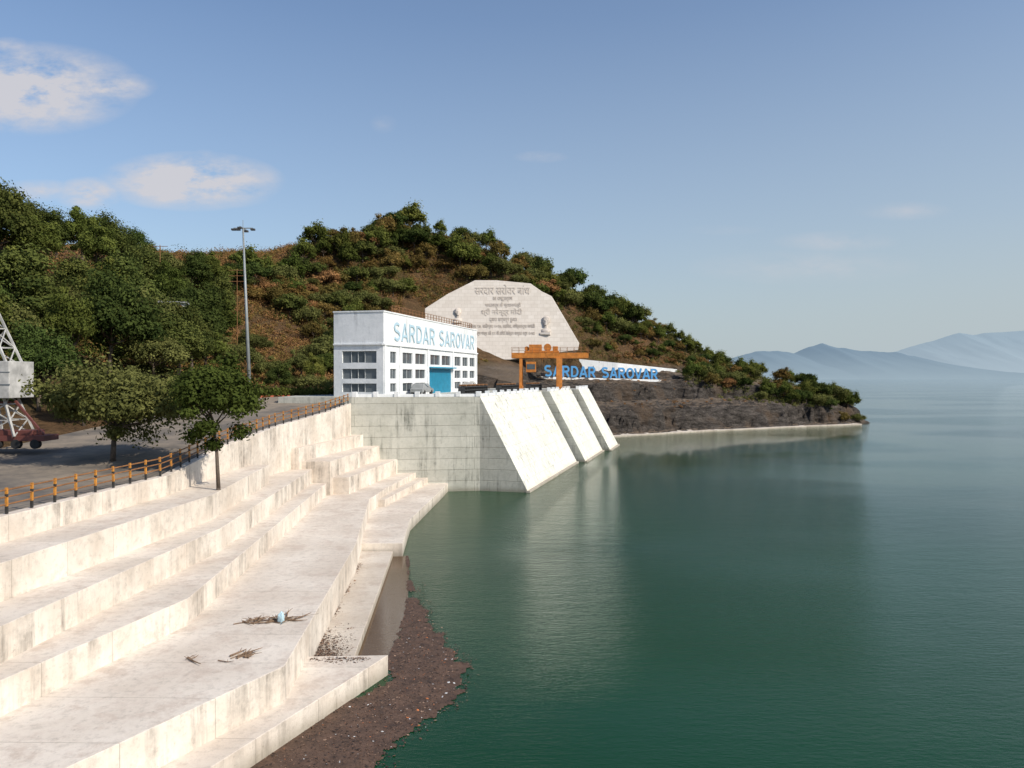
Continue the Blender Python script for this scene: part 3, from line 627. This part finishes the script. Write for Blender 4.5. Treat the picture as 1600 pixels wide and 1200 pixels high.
m=MB().box(-2,4.35,-1.42,-1.4,4.5,4.6).box(-2,4.35,-1.42,-1.4,5.4,5.46); m.build('trim_strip',M_gray,lc)
m=MB().box(-7,6.4,-.9,.9,.55,.95); m.box(2,5.5,-.7,.7,.95,1.3); m.build('bogie_frame',M_red,lc,bevel=.03)
m=MB().beam((4,-.3,3.4),(6.,-.3,1.),.15,.15).beam((-5,0,3),(3.5,0,3.2),.2,.25).beam((-5,0,7.5),(2,0,7.2),.2,.25); m.build('brace',M_red,lc)
for i in range(10): MB().tube((-6.4+i*1.35,-.95,.35),(-6.4+i*1.35,-.6,.35),.33,n=14).build('wheel',M_tire,lc)

# ------------------------------------------------------------------ trees
def tubepath(m,pts,rs,n=7):
    for (a,b),(r0,r1) in zip(zip(pts[:-1],pts[1:]),zip(rs[:-1],rs[1:])): m.tube(a,b,r0,r1,n)
def make_tree(name,label,leafm,seed,H,R,ch,clumps,per,leaf,trunk_r,lean=(0,0),squash=1.,cl=.3,group=None):
    rr=np.random.default_rng(seed); root=empty(name,(0,0,-500),0,label,'tree',group)
    c0=H-ch/2; m=MB(); top=Vector((lean[0],lean[1],H-ch*.75))
    mid=Vector((lean[0]*.4+rr.normal()*.1*R*.3,lean[1]*.4,(H-ch*.75)*.55))
    tubepath(m,[Vector((0,0,-.6)),Vector((0,0,.15)),mid,top],[trunk_r*1.35,trunk_r,trunk_r*.8,trunk_r*.65],9)
    cen=[]; lob=rr.normal(size=(5,3)); lob/=np.linalg.norm(lob,axis=1)[:,None]
    for i in range(clumps):
        d=rr.normal(size=3); d/=np.linalg.norm(d); d[2]=abs(d[2])*1.0-.35 if rr.random()<.8 else d[2]
        rad=(.45+.6*rr.random()**.6)*(.72+.48*max(0,(lob@d).max()))
        cen.append((lean[0]+d[0]*R*rad*.82,lean[1]+d[1]*R*rad*.82,c0+d[2]*ch/2*rad*squash))
    cen=np.array(cen)
    for i in range(min(9,clumps)):
        c=Vector(cen[i]); a=top if i%2 else mid.lerp(top,.7); b=a.lerp(c,.5)+Vector((0,0,-.15*ch*.3)); tubepath(m,[a,b,c],[trunk_r*.5,trunk_r*.3,trunk_r*.1],6)
    tr=m.build('trunk',M_bark,root,smooth=True)
    N_=clumps*per; ci=np.repeat(np.arange(clumps),per); cr_=R*cl*(.5+.9*rr.random(clumps))
    off=rr.normal(size=(N_,3)); off/=np.linalg.norm(off,axis=1)[:,None]; rad=rr.random(N_)**.4*(1+.28*rr.normal(size=N_))
    pos=cen[ci]+off*(cr_[ci]*rad)[:,None]*np.array([1,1,.72])
    a=rr.normal(size=(N_,3)); nrm=off*1.0+np.array([0,0,.45])+rr.normal(size=(N_,3))*.45; nrm/=np.linalg.norm(nrm,axis=1)[:,None]
    a=np.cross(nrm,a); a/=np.linalg.norm(a,axis=1)[:,None]; b=np.cross(nrm,a); s=leaf*(.6+.8*rr.random(N_))[:,None]
    V=np.stack([pos-a*s,pos-b*s*.55,pos+a*s,pos+b*s*.55],1).reshape(-1,3); F=np.arange(N_*4).reshape(-1,4)
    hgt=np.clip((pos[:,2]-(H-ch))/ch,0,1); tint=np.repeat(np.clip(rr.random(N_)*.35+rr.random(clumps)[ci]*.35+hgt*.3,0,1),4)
    me=npmesh('crown',V,F,leafm,('tint',tint)); cwn=bpy.data.objects.new('crown',me); COL.objects.link(cwn); cwn.parent=root
    return root,[tr,cwn]
t,k=make_tree('roadside_tree','wide olive-leaved tree beside the service road',LT,11,7.1,4.8,5.6,95,360,.13,.2,(.2,0),.95,.24)
t.location=(-26.9,51.7,7.55)
t2,k2=make_tree('terrace_tree','slim dark green tree rooted on the concrete terrace',LG,23,8.6,2.8,5.4,70,330,.13,.13,(-.5,.3),1.,.3)
t2.location=(-18.6,48.6,6.3)
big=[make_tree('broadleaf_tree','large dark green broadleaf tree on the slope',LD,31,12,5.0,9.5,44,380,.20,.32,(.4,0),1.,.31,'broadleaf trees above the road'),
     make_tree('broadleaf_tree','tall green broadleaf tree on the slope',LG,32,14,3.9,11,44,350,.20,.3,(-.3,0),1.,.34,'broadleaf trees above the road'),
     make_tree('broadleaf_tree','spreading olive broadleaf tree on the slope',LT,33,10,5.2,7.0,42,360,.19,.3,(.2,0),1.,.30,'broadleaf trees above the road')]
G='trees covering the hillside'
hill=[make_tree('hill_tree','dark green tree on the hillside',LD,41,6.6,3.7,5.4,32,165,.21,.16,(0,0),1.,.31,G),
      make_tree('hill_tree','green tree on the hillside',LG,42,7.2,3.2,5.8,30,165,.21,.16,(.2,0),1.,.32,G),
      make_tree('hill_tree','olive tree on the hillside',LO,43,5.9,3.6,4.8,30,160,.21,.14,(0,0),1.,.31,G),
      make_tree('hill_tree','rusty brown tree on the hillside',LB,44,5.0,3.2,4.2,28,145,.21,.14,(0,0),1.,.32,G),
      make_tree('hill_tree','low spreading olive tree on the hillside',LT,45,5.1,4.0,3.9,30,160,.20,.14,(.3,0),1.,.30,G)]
def plant(var,x,y,s,dz=-.3):
    g=gz(x,y)
    if g<.4: return False
    copy_tree(var[0],var[1],(x,y,g+dz),random.uniform(0,6.28),(s*random.uniform(.85,1.2),s*random.uniform(.85,1.2),s*random.uniform(.82,1.22))); return True
R_=random.Random(5)
for u,y,vi,s in [(-40,84,0,1.0),(30,88,0,1.0),(85,92,2,.95),(-10,108,0,1.1),(55,112,1,.9),(120,100,0,.95),(160,104,1,.8),(205,108,0,1.0),(235,98,2,.85),(0,98,1,.8),(150,122,1,.8),(215,126,0,.8),(285,112,0,.95),(320,118,0,.85),(260,124,1,.75),(345,128,1,.7),
  (300,100,0,.8),(20,76,2,.8),(110,80,1,.7),(170,84,0,.9),(240,86,2,.7),(280,92,0,.8),(60,72,0,.7),(-60,72,1,1),(200,74,2,.5),(320,104,1,.65),(365,112,2,.6),(-90,100,0,1.2),(130,70,2,.6),(420,120,2,.55),(470,126,2,.5),(440,112,0,.45),(490,118,1,.4),(90,130,0,.85),(30,128,0,.9),(-60,125,1,1.0),(350,140,0,.7),(300,145,0,.75),
  (130,132,1,.75),(180,136,0,.75),(240,140,2,.75),(275,136,0,.7),(210,142,0,.7),(330,150,1,.6),(395,130,2,.6)]:
    plant(big[vi],(u-800)/1200*y,y,s)
cnt=0; placed=[]
def try_plant(x,y,s,w,mind=2.6):
    global cnt
    if cnt>=300: return
    for a,b in placed:
        if (a-x)**2+(b-y)**2<mind*mind: return
    vi=R_.choices([0,1,2,3,4],w)[0]
    if plant(hill[vi],x,y,s): placed.append((x,y)); cnt+=1
ridge=[(240,138),(330,152),(420,178),(520,200),(620,215),(690,215),(760,217),(830,220),(900,228),(980,240),(1050,248),(1090,250),(1130,246)]
def rp(u):
    y=np.interp(u,[a for a,_ in ridge],[b for _,b in ridge]); return (u-800)/1200*y,y
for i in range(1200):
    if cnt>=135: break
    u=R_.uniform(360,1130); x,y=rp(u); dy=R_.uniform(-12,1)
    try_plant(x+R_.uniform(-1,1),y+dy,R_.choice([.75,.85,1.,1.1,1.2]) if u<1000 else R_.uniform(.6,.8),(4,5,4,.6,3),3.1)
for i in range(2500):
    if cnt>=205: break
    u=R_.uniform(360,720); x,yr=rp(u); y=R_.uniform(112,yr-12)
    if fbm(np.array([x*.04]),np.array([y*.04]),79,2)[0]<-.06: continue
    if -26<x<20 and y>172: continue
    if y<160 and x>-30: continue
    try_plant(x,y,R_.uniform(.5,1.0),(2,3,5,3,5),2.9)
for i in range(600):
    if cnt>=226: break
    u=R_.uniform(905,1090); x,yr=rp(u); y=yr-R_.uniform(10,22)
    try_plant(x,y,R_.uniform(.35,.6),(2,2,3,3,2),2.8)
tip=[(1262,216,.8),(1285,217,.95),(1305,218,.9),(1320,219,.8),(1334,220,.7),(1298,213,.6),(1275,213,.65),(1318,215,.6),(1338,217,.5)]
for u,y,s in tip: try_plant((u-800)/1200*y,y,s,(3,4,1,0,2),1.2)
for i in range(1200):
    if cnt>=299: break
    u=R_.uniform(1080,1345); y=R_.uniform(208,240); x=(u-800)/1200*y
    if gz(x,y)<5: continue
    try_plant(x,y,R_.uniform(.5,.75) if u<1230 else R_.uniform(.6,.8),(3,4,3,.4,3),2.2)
for root,kids in big+hill:
    for k_ in kids: bpy.data.objects.remove(k_)
    bpy.data.objects.remove(root)
def scrub(name,n,sel,leafm,label,seed,size=(.5,1.3),per=46,leaf=.24,flat=.8):
    rr=np.random.default_rng(seed); px=rr.uniform(-110,108,n*8); py=rr.uniform(72,252,n*8); z,rk=terrain(px,py); ok=sel(px,py,z,rk)
    idx=np.where(ok)[0][:n]; px=px[idx];py=py[idx];pz=z[idx]; m=len(idx)
    if m==0: return
    s=rr.uniform(size[0],size[1],m)*(.6+rr.random(m)**3*.9); ci=np.repeat(np.arange(m),per); N_=m*per
    off=rr.normal(size=(N_,3)); off/=np.linalg.norm(off,axis=1)[:,None]; off[:,2]=np.abs(off[:,2])*flat; rad=rr.random(N_)**.4
    pos=np.c_[px,py,pz][ci]+off*(s[ci]*rad)[:,None]
    nrm=off+rr.normal(size=(N_,3))*.7; nrm/=np.linalg.norm(nrm,axis=1)[:,None]; a=np.cross(nrm,rr.normal(size=(N_,3))); a/=np.linalg.norm(a,axis=1)[:,None]; b=np.cross(nrm,a); q=leaf*(.6+.8*rr.random(N_))[:,None]
    V=np.stack([pos-a*q,pos-b*q*.5,pos+a*q,pos+b*q*.5],1).reshape(-1,3); tint=np.repeat(rr.random(N_)*.4+rr.random(m)[ci]*.6,4)
    o=bpy.data.objects.new(name,npmesh(name,V,np.arange(N_*4).reshape(-1,4),leafm,('tint',tint))); COL.objects.link(o); meta(o,label,'scrub','stuff')
clear=lambda x,y,z,r:(z>11.9)&~((x>-27)&(x<17)&(y>168)&(y<194)&(z<40))&(r<.25)&~((x>-27)&(y<156)&(x<10))
midz=lambda x,y:(x>-75)&(x<-10)&(y>108)&(y<212)
scrub('dry_scrub',3800,clear,LB,'dry brown grass and scrub on the hill',61,(.6,1.4),34,.17)
scrub('dry_thicket',2700,lambda x,y,z,r:clear(x,y,z,r)&midz(x,y),LB,'rusty brown thicket behind the building',68,(.8,2.1),44,.17,1.)
scrub('olive_thicket',2000,lambda x,y,z,r:clear(x,y,z,r)&midz(x,y),LO,'olive thicket behind the building',69,(.8,2.2),46,.18,1.)
scrub('green_scrub',1700,lambda x,y,z,r:clear(x,y,z,r)&(fbm(x*.04,y*.04,50,3)>-.0),LO,'olive green undergrowth on the hill',62,(.8,2.0),46,.19)
scrub('ridge_scrub',1300,lambda x,y,z,r:clear(x,y,z,r)&(y>196)&(y<252)&(x>-50)&(x<70),LT,'green undergrowth along the ridge',67,(.9,2.2),46,.19,1.)
scrub('leafy_scrub',600,lambda x,y,z,r:clear(x,y,z,r)&((fbm(x*.05,y*.05,54,3)>.06)|(x<-62)),LD,'leafy green undergrowth on the hill',66,(.8,2.4),60,.2)
scrub('headland_scrub',1500,lambda x,y,z,r:(x>46)&(x<104)&(y>205)&(z>4.8),LT,'green undergrowth on the low headland',63,(.7,1.9),50,.18,1.)
scrub('roadside_scrub',600,lambda x,y,z,r:(x<-37)&(x>-90)&(y<112)&(z>8.6),LG,'green bushes along the back of the road',64,(.9,2.4),90,.17,1.)
scrub('rock_scrub',260,lambda x,y,z,r:(x>0)&(x<100)&(y>165)&(y<225)&(z>5)&(z<13.4),LB,'sparse dry tufts on the rock cut',65,(.3,.8),30,.16)

pp=empty('potted_plant',(0,0,-500),0,'red terracotta pot with a small green plant','potted plant','potted plants along the road')
k1=MB().tube((0,0,0),(0,0,.6),.26,.4,12).build('pot',M_pot,pp)
rr=np.random.default_rng(3); pos=rr.normal(size=(260,3))*.28+np.array([0,0,1.]); a=rr.normal(size=(260,3))*.1;b=rr.normal(size=(260,3))*.06
k2_=bpy.data.objects.new('foliage',npmesh('foliage',np.stack([pos-a,pos-b,pos+a,pos+b],1).reshape(-1,3),np.arange(1040).reshape(-1,4),LG,('tint',np.repeat(rr.random(260),4)))); COL.objects.link(k2_); k2_.parent=pp
for i in range(14):
    u=405+i*9; y=93+i*.6; x=(u-800)/1200*y; copy_tree(pp,[k1,k2_],(x,y,max(gz(x,y),10.2)),i,(1,1,1))
for k_ in (k1,k2_,pp): bpy.data.objects.remove(k_)
hx,hy,hz_=at(272,488,101)
ht=empty('hillside_hut',(hx,hy,hz_),.3,'small white hut with a flat roof among the trees','hut'); MB().box(-1.5,1.5,-1.3,1.3,-6,1.1).build('wall',M_white,ht); MB().box(-1.8,1.8,-1.6,1.6,1.1,1.3).build('roof',M_roofg,ht); MB().box(-1.0,-.2,-1.33,-1.3,.1,.8).build('window',M_glass,ht); MB().box(.3,1.1,-1.33,-1.3,-.8,.8).build('door',M_pot,ht)

# ------------------------------------------------------------------ floating debris
edge=[(-9.5,18),(-6.4,22),(-5.0,26),(-3.6,29.2),(-2.4,32.6),(-2.0,34.6),(-2.9,37.4),(-4.3,41),(-5.6,46),(-6.7,51),(-7.5,56),(-7.9,58),(-7.9,57),(-7.1,52),(-6.15,44),(-5.9,35.6),(-5.3,34.2),(-8.5,28.5),(-12.5,20)]
cs=.11; ex=np.arange(-13,-.5,cs); ey=np.arange(18,62,cs); EX,EY=np.meshgrid(ex,ey); ex_,ey_=EX.ravel()+cs/2,EY.ravel()+cs/2
def dmask(x,y,th_=0.):
    s=sdist(x,y,edge); wob=fbm(x*.55,y*.55,88,5)*1.7+fbm(x*2.2,y*2.2,98,3)*.9
    return np.where(s+np.clip(wob,-1.1,1.1)*np.clip((x+9.5)/3,0.05,1)>th_,s>-.9,False)
okc=dmask(ex_,ey_); okc&=~((ex_<-5.6)&(sdist(ex_,ey_,edge)<0)&(ey_>34)); cx_,cy_=EX.ravel()[okc],EY.ravel()[okc]; n=len(cx_)
V=np.stack([np.c_[cx_,cy_,np.full(n,.02)],np.c_[cx_+cs,cy_,np.full(n,.02)],np.c_[cx_+cs,cy_+cs,np.full(n,.02)],np.c_[cx_,cy_+cs,np.full(n,.02)]],1).reshape(-1,3)
o=bpy.data.objects.new('floating_debris',npmesh('floating_debris',V,np.arange(n*4).reshape(-1,4),M_debris)); COL.objects.link(o); meta(o,'brown mat of floating litter and leaves on the water','debris','stuff')
rr=np.random.default_rng(12)
bx=rr.uniform(-13,-.5,80000); by=rr.uniform(18,62,80000); ok=dmask(bx,by,-.8*rr.random(80000)**2.5); ok&=~((sdist(bx,by,edge)<0)&(bx<-6)); bx=bx[ok][:26000]; by=by[ok][:26000]
def bits(name,x,y,z,mats,wts,s0,s1,label,seed,flat=.3):
    rr=np.random.default_rng(seed); n=len(x); c=np.c_[x,y,z+rr.random(n)*.015]; a=rr.normal(size=(n,3));a[:,2]*=flat; a/=np.linalg.norm(a,axis=1)[:,None]; nn=rr.normal(size=(n,3))*flat+np.array([0,0,1]); b=np.cross(nn,a); b/=np.linalg.norm(b,axis=1)[:,None]
    s=(s0+(s1-s0)*rr.random(n)**4)[:,None]; w=s*rr.uniform(.2,.8,(n,1)); up=np.array([0,0,1.])*s*.2
    V=np.stack([c-a*s,c-b*w,c+a*s,c+b*w,c+up],1).reshape(-1,3); k=np.arange(n)[:,None]*5; F=np.concatenate([k+[0,1,4],k+[1,2,4],k+[2,3,4],k+[3,0,4]],1).reshape(-1,3)
    me=npmesh(name,V,F,mats); mi=rr.choice(len(mats),n,p=wts).repeat(4).astype(np.int32); me.polygons.foreach_set('material_index',mi)
    o=bpy.data.objects.new(name,me); COL.objects.link(o); meta(o,label,'litter','stuff')
M_b1=simple('litter_brown',(.12,.068,.042)); M_b2=simple('litter_dark',(.035,.022,.015)); M_b3=simple('litter_tan',(.28,.18,.12)); M_b4=simple('litter_white',(.7,.7,.68)); M_b5=simple('litter_orange',(.5,.16,.05))
bits('floating_litter',bx,by,.02,[M_b1,M_b2,M_b3,M_b4,M_b5],[.52,.36,.095,.014,.011],.015,.09,'scattered floating bottles, twigs and leaf scraps',5,.12)
n=2600; ly_=34.9+abs(rr.normal(size=n))*1.7; lx_=-9.1-.08*(ly_-34)+abs(rr.normal(size=n))*.75; ok=(lx_<-7.5-(ly_-35)*.07)&(ly_<56); bits('ledge_litter',lx_[ok],ly_[ok],.46,[M_b1,M_b2,M_b3],[.6,.3,.1],.02,.09,'dry leaf litter on the low ledge',6)
n=500; yy=38+rr.choice([0,5,9,14],n)+rr.normal(size=n)*.8; xx=-9.2-.078*(yy-34)+abs(rr.normal(size=n))*.15; bits('ledge_litter',xx,yy,.46,[M_b1,M_b3],[.6,.4],.03,.12,'dry leaf litter along the step foot',7)
n=380; xx=rr.normal(size=n)*.9-7.4; yy=rr.normal(size=n)*.22+34.1; ok=(xx<-6.3)&(xx>-9)&(yy<34.3); bits('step_litter',xx[ok],yy[ok],.91,[M_b1,M_b2,M_b3],[.5,.3,.2],.03,.1,'leaf scraps on the end of the lowest step',8)
def drift(cx,cy,z,n,spread,label,seed,ang0=.4):
    q=random.Random(seed); e=empty('driftwood_pile',(cx,cy,z),0,label,'driftwood')
    for i in range(n):
        a=ang0+q.gauss(0,.8); l=q.uniform(.3,1.1); x=q.gauss(0,spread); y=q.gauss(0,spread*.35)+x*.25; m=MB(); r=q.uniform(.015,.045)
        p=Vector((x,y,r+.01)); d=Vector((math.cos(a),math.sin(a),q.uniform(-.0,.12)))
        p2=p+d*l*.5+Vector((q.gauss(0,.06),q.gauss(0,.06),0)); p3=p2+d*l*.5+Vector((q.gauss(0,.12),q.gauss(0,.12),.03)); tubepath(m,[p,p2,p3],[r,r*.8,r*.3],6)
        m.tube(p2,p2+Vector((q.gauss(0,.25),q.gauss(0,.25),.1)),r*.5,r*.2,5); m.build('branch',M_wood,e)
drift((412-800)/1200*35.0,35.0,2.3,34,.65,'tangle of driftwood branches on the terrace',3)
drift((365-800)/1200*30.4,30.4,2.3,12,.4,'few bent driftwood sticks on the terrace',4)
drift((300-800)/1200*30.3,30.3,2.3,3,.2,'small twigs lying on the terrace',5)
bm=bmesh.new(); bmesh.ops.create_icosphere(bm,subdivisions=3,radius=.2)
for v in bm.verts:
    f=1+.9*float(fbm(np.array([v.co.x*9+3]),np.array([v.co.y*9+v.co.z*8]),4,3)[0]); v.co=Vector((v.co.x*f*.8,v.co.y*f*.8,max(v.co.z*f*1.6,-.15)))
me=bpy.data.meshes.new('plastic_bag'); bm.to_mesh(me); bm.free(); me.materials.append(simple('pale_blue_plastic',(.42,.58,.64),.35)); bg=bpy.data.objects.new('plastic_bag',me); COL.objects.link(bg); bg.location=((438-800)/1200*34.8,34.8,2.45); meta(bg,'crumpled pale blue plastic bag on the driftwood','bag')

# ------------------------------------------------------------------ sky, sun, camera
sund=Vector((.85,-.5,0)).normalized()*math.cos(math.radians(38))+Vector((0,0,math.sin(math.radians(38))))
w=bpy.data.worlds.new('World'); scene.world=w; w.use_nodes=True; nt=w.node_tree; nt.nodes.clear()
out=nt.nodes.new('ShaderNodeOutputWorld'); sky=nt.nodes.new('ShaderNodeTexSky'); sky.sky_type='NISHITA'; sky.sun_disc=False
sky.sun_elevation=math.radians(38); sky.sun_rotation=math.atan2(sund.x,sund.y); sky.air_density=1.; sky.dust_density=1.2; sky.ozone_density=2.2; sky.altitude=100
bgs=nt.nodes.new('ShaderNodeBackground'); bgs.inputs[1].default_value=.128
tc=nt.nodes.new('ShaderNodeTexCoord'); sp=nt.nodes.new('ShaderNodeSeparateXYZ'); L(nt,tc.outputs['Generated'],sp.inputs[0])
tint=mix(nt,1.,sky.outputs[0],(.98,1.07,1.17),'MULTIPLY')
hz=ramp(nt,sp.outputs['Z'],[(0.,.97),(.06,.85),(.18,.55),(.42,.16),(.7,0.)])
hz=math_(nt,'MULTIPLY',hz,math_(nt,'ADD',.84,math_(nt,'MULTIPLY',sp.outputs['X'],.5)),True)
L(nt,mix(nt,hz,tint,(3.65,4.2,4.45)),bgs.inputs[0])
yc=math_(nt,'MAXIMUM',sp.outputs['Y'],.02); cb=nt.nodes.new('ShaderNodeCombineXYZ'); L(nt,math_(nt,'DIVIDE',sp.outputs['X'],yc),cb.inputs[0]); L(nt,math_(nt,'DIVIDE',sp.outputs['Z'],yc),cb.inputs[1])
nA=nt.nodes.new('ShaderNodeTexNoise'); nA.inputs['Scale'].default_value=14; nA.inputs['Detail'].default_value=8; nA.inputs['Roughness'].default_value=.62
mp=nt.nodes.new('ShaderNodeMapping'); mp.inputs['Scale'].default_value=(1,2.2,1); L(nt,cb.outputs[0],mp.inputs[0]); L(nt,mp.outputs[0],nA.inputs['Vector'])
tot=None
for u,v,su,sv,amp in [(45,140,160,66,1.5),(165,137,75,24,1.1),(15,75,35,14,.7),(300,284,130,42,1.7),(350,305,70,20,.8),(140,303,50,24,1.3),(65,298,60,16,.7),(1305,378,90,16,.28),(1410,330,70,14,.25),(1260,418,170,26,.25),(845,246,40,9,.3),(1130,360,60,8,.1),(340,402,60,14,.5),(600,195,20,14,.2),(320,245,20,10,.35)]:
    s1=nt.nodes.new('ShaderNodeVectorMath'); s1.operation='SUBTRACT'; L(nt,cb.outputs[0],s1.inputs[0]); s1.inputs[1].default_value=((u-800)/1200,(588-v)/1200,0)
    s2=nt.nodes.new('ShaderNodeVectorMath'); s2.operation='MULTIPLY'; L(nt,s1.outputs[0],s2.inputs[0]); s2.inputs[1].default_value=(1200/su,1200/sv,0)
    s3=nt.nodes.new('ShaderNodeVectorMath'); s3.operation='LENGTH'; L(nt,s2.outputs[0],s3.inputs[0])
    f=math_(nt,'MULTIPLY',math_(nt,'SUBTRACT',1.15,s3.outputs['Value'],True),amp)
    tot=f if tot is None else math_(nt,'MAXIMUM',tot,f)
dn=math_(nt,'MULTIPLY',math_(nt,'SUBTRACT',nA.outputs[0],.33),3.0,True)
den=math_(nt,'MULTIPLY',tot,dn); den=math_(nt,'MULTIPLY',den,1.7,True); den=math_(nt,'MULTIPLY',den,math_(nt,'GREATER_THAN',sp.outputs['Y'],.05)); den=math_(nt,'MULTIPLY',den,.88)
bgc=nt.nodes.new('ShaderNodeBackground'); bgc.inputs[0].default_value=(.72,.70,.73,1); bgc.inputs[1].default_value=.9
ms=nt.nodes.new('ShaderNodeMixShader'); L(nt,den,ms.inputs[0]); L(nt,bgs.outputs[0],ms.inputs[1]); L(nt,bgc.outputs[0],ms.inputs[2]); L(nt,ms.outputs[0],out.inputs[0])
sl=bpy.data.lights.new('sun','SUN'); sl.energy=4.5; sl.angle=math.radians(.5); sl.color=(1,.92,.80); so=bpy.data.objects.new('sun',sl); COL.objects.link(so); so.rotation_euler=(-sund).to_track_quat('-Z','Y').to_euler(); so.location=(60,-40,80)
cd=bpy.data.cameras.new('camera'); cd.sensor_width=36; cd.lens=27; cd.clip_end=30000; cd.clip_start=.1; co=bpy.data.objects.new('camera',cd); COL.objects.link(co); co.location=(0,0,EYE); co.rotation_euler=(math.radians(90-.573),0,0); scene.camera=co
scene.view_settings.view_transform='Standard'; scene.view_settings.look='None'; scene.view_settings.exposure=0
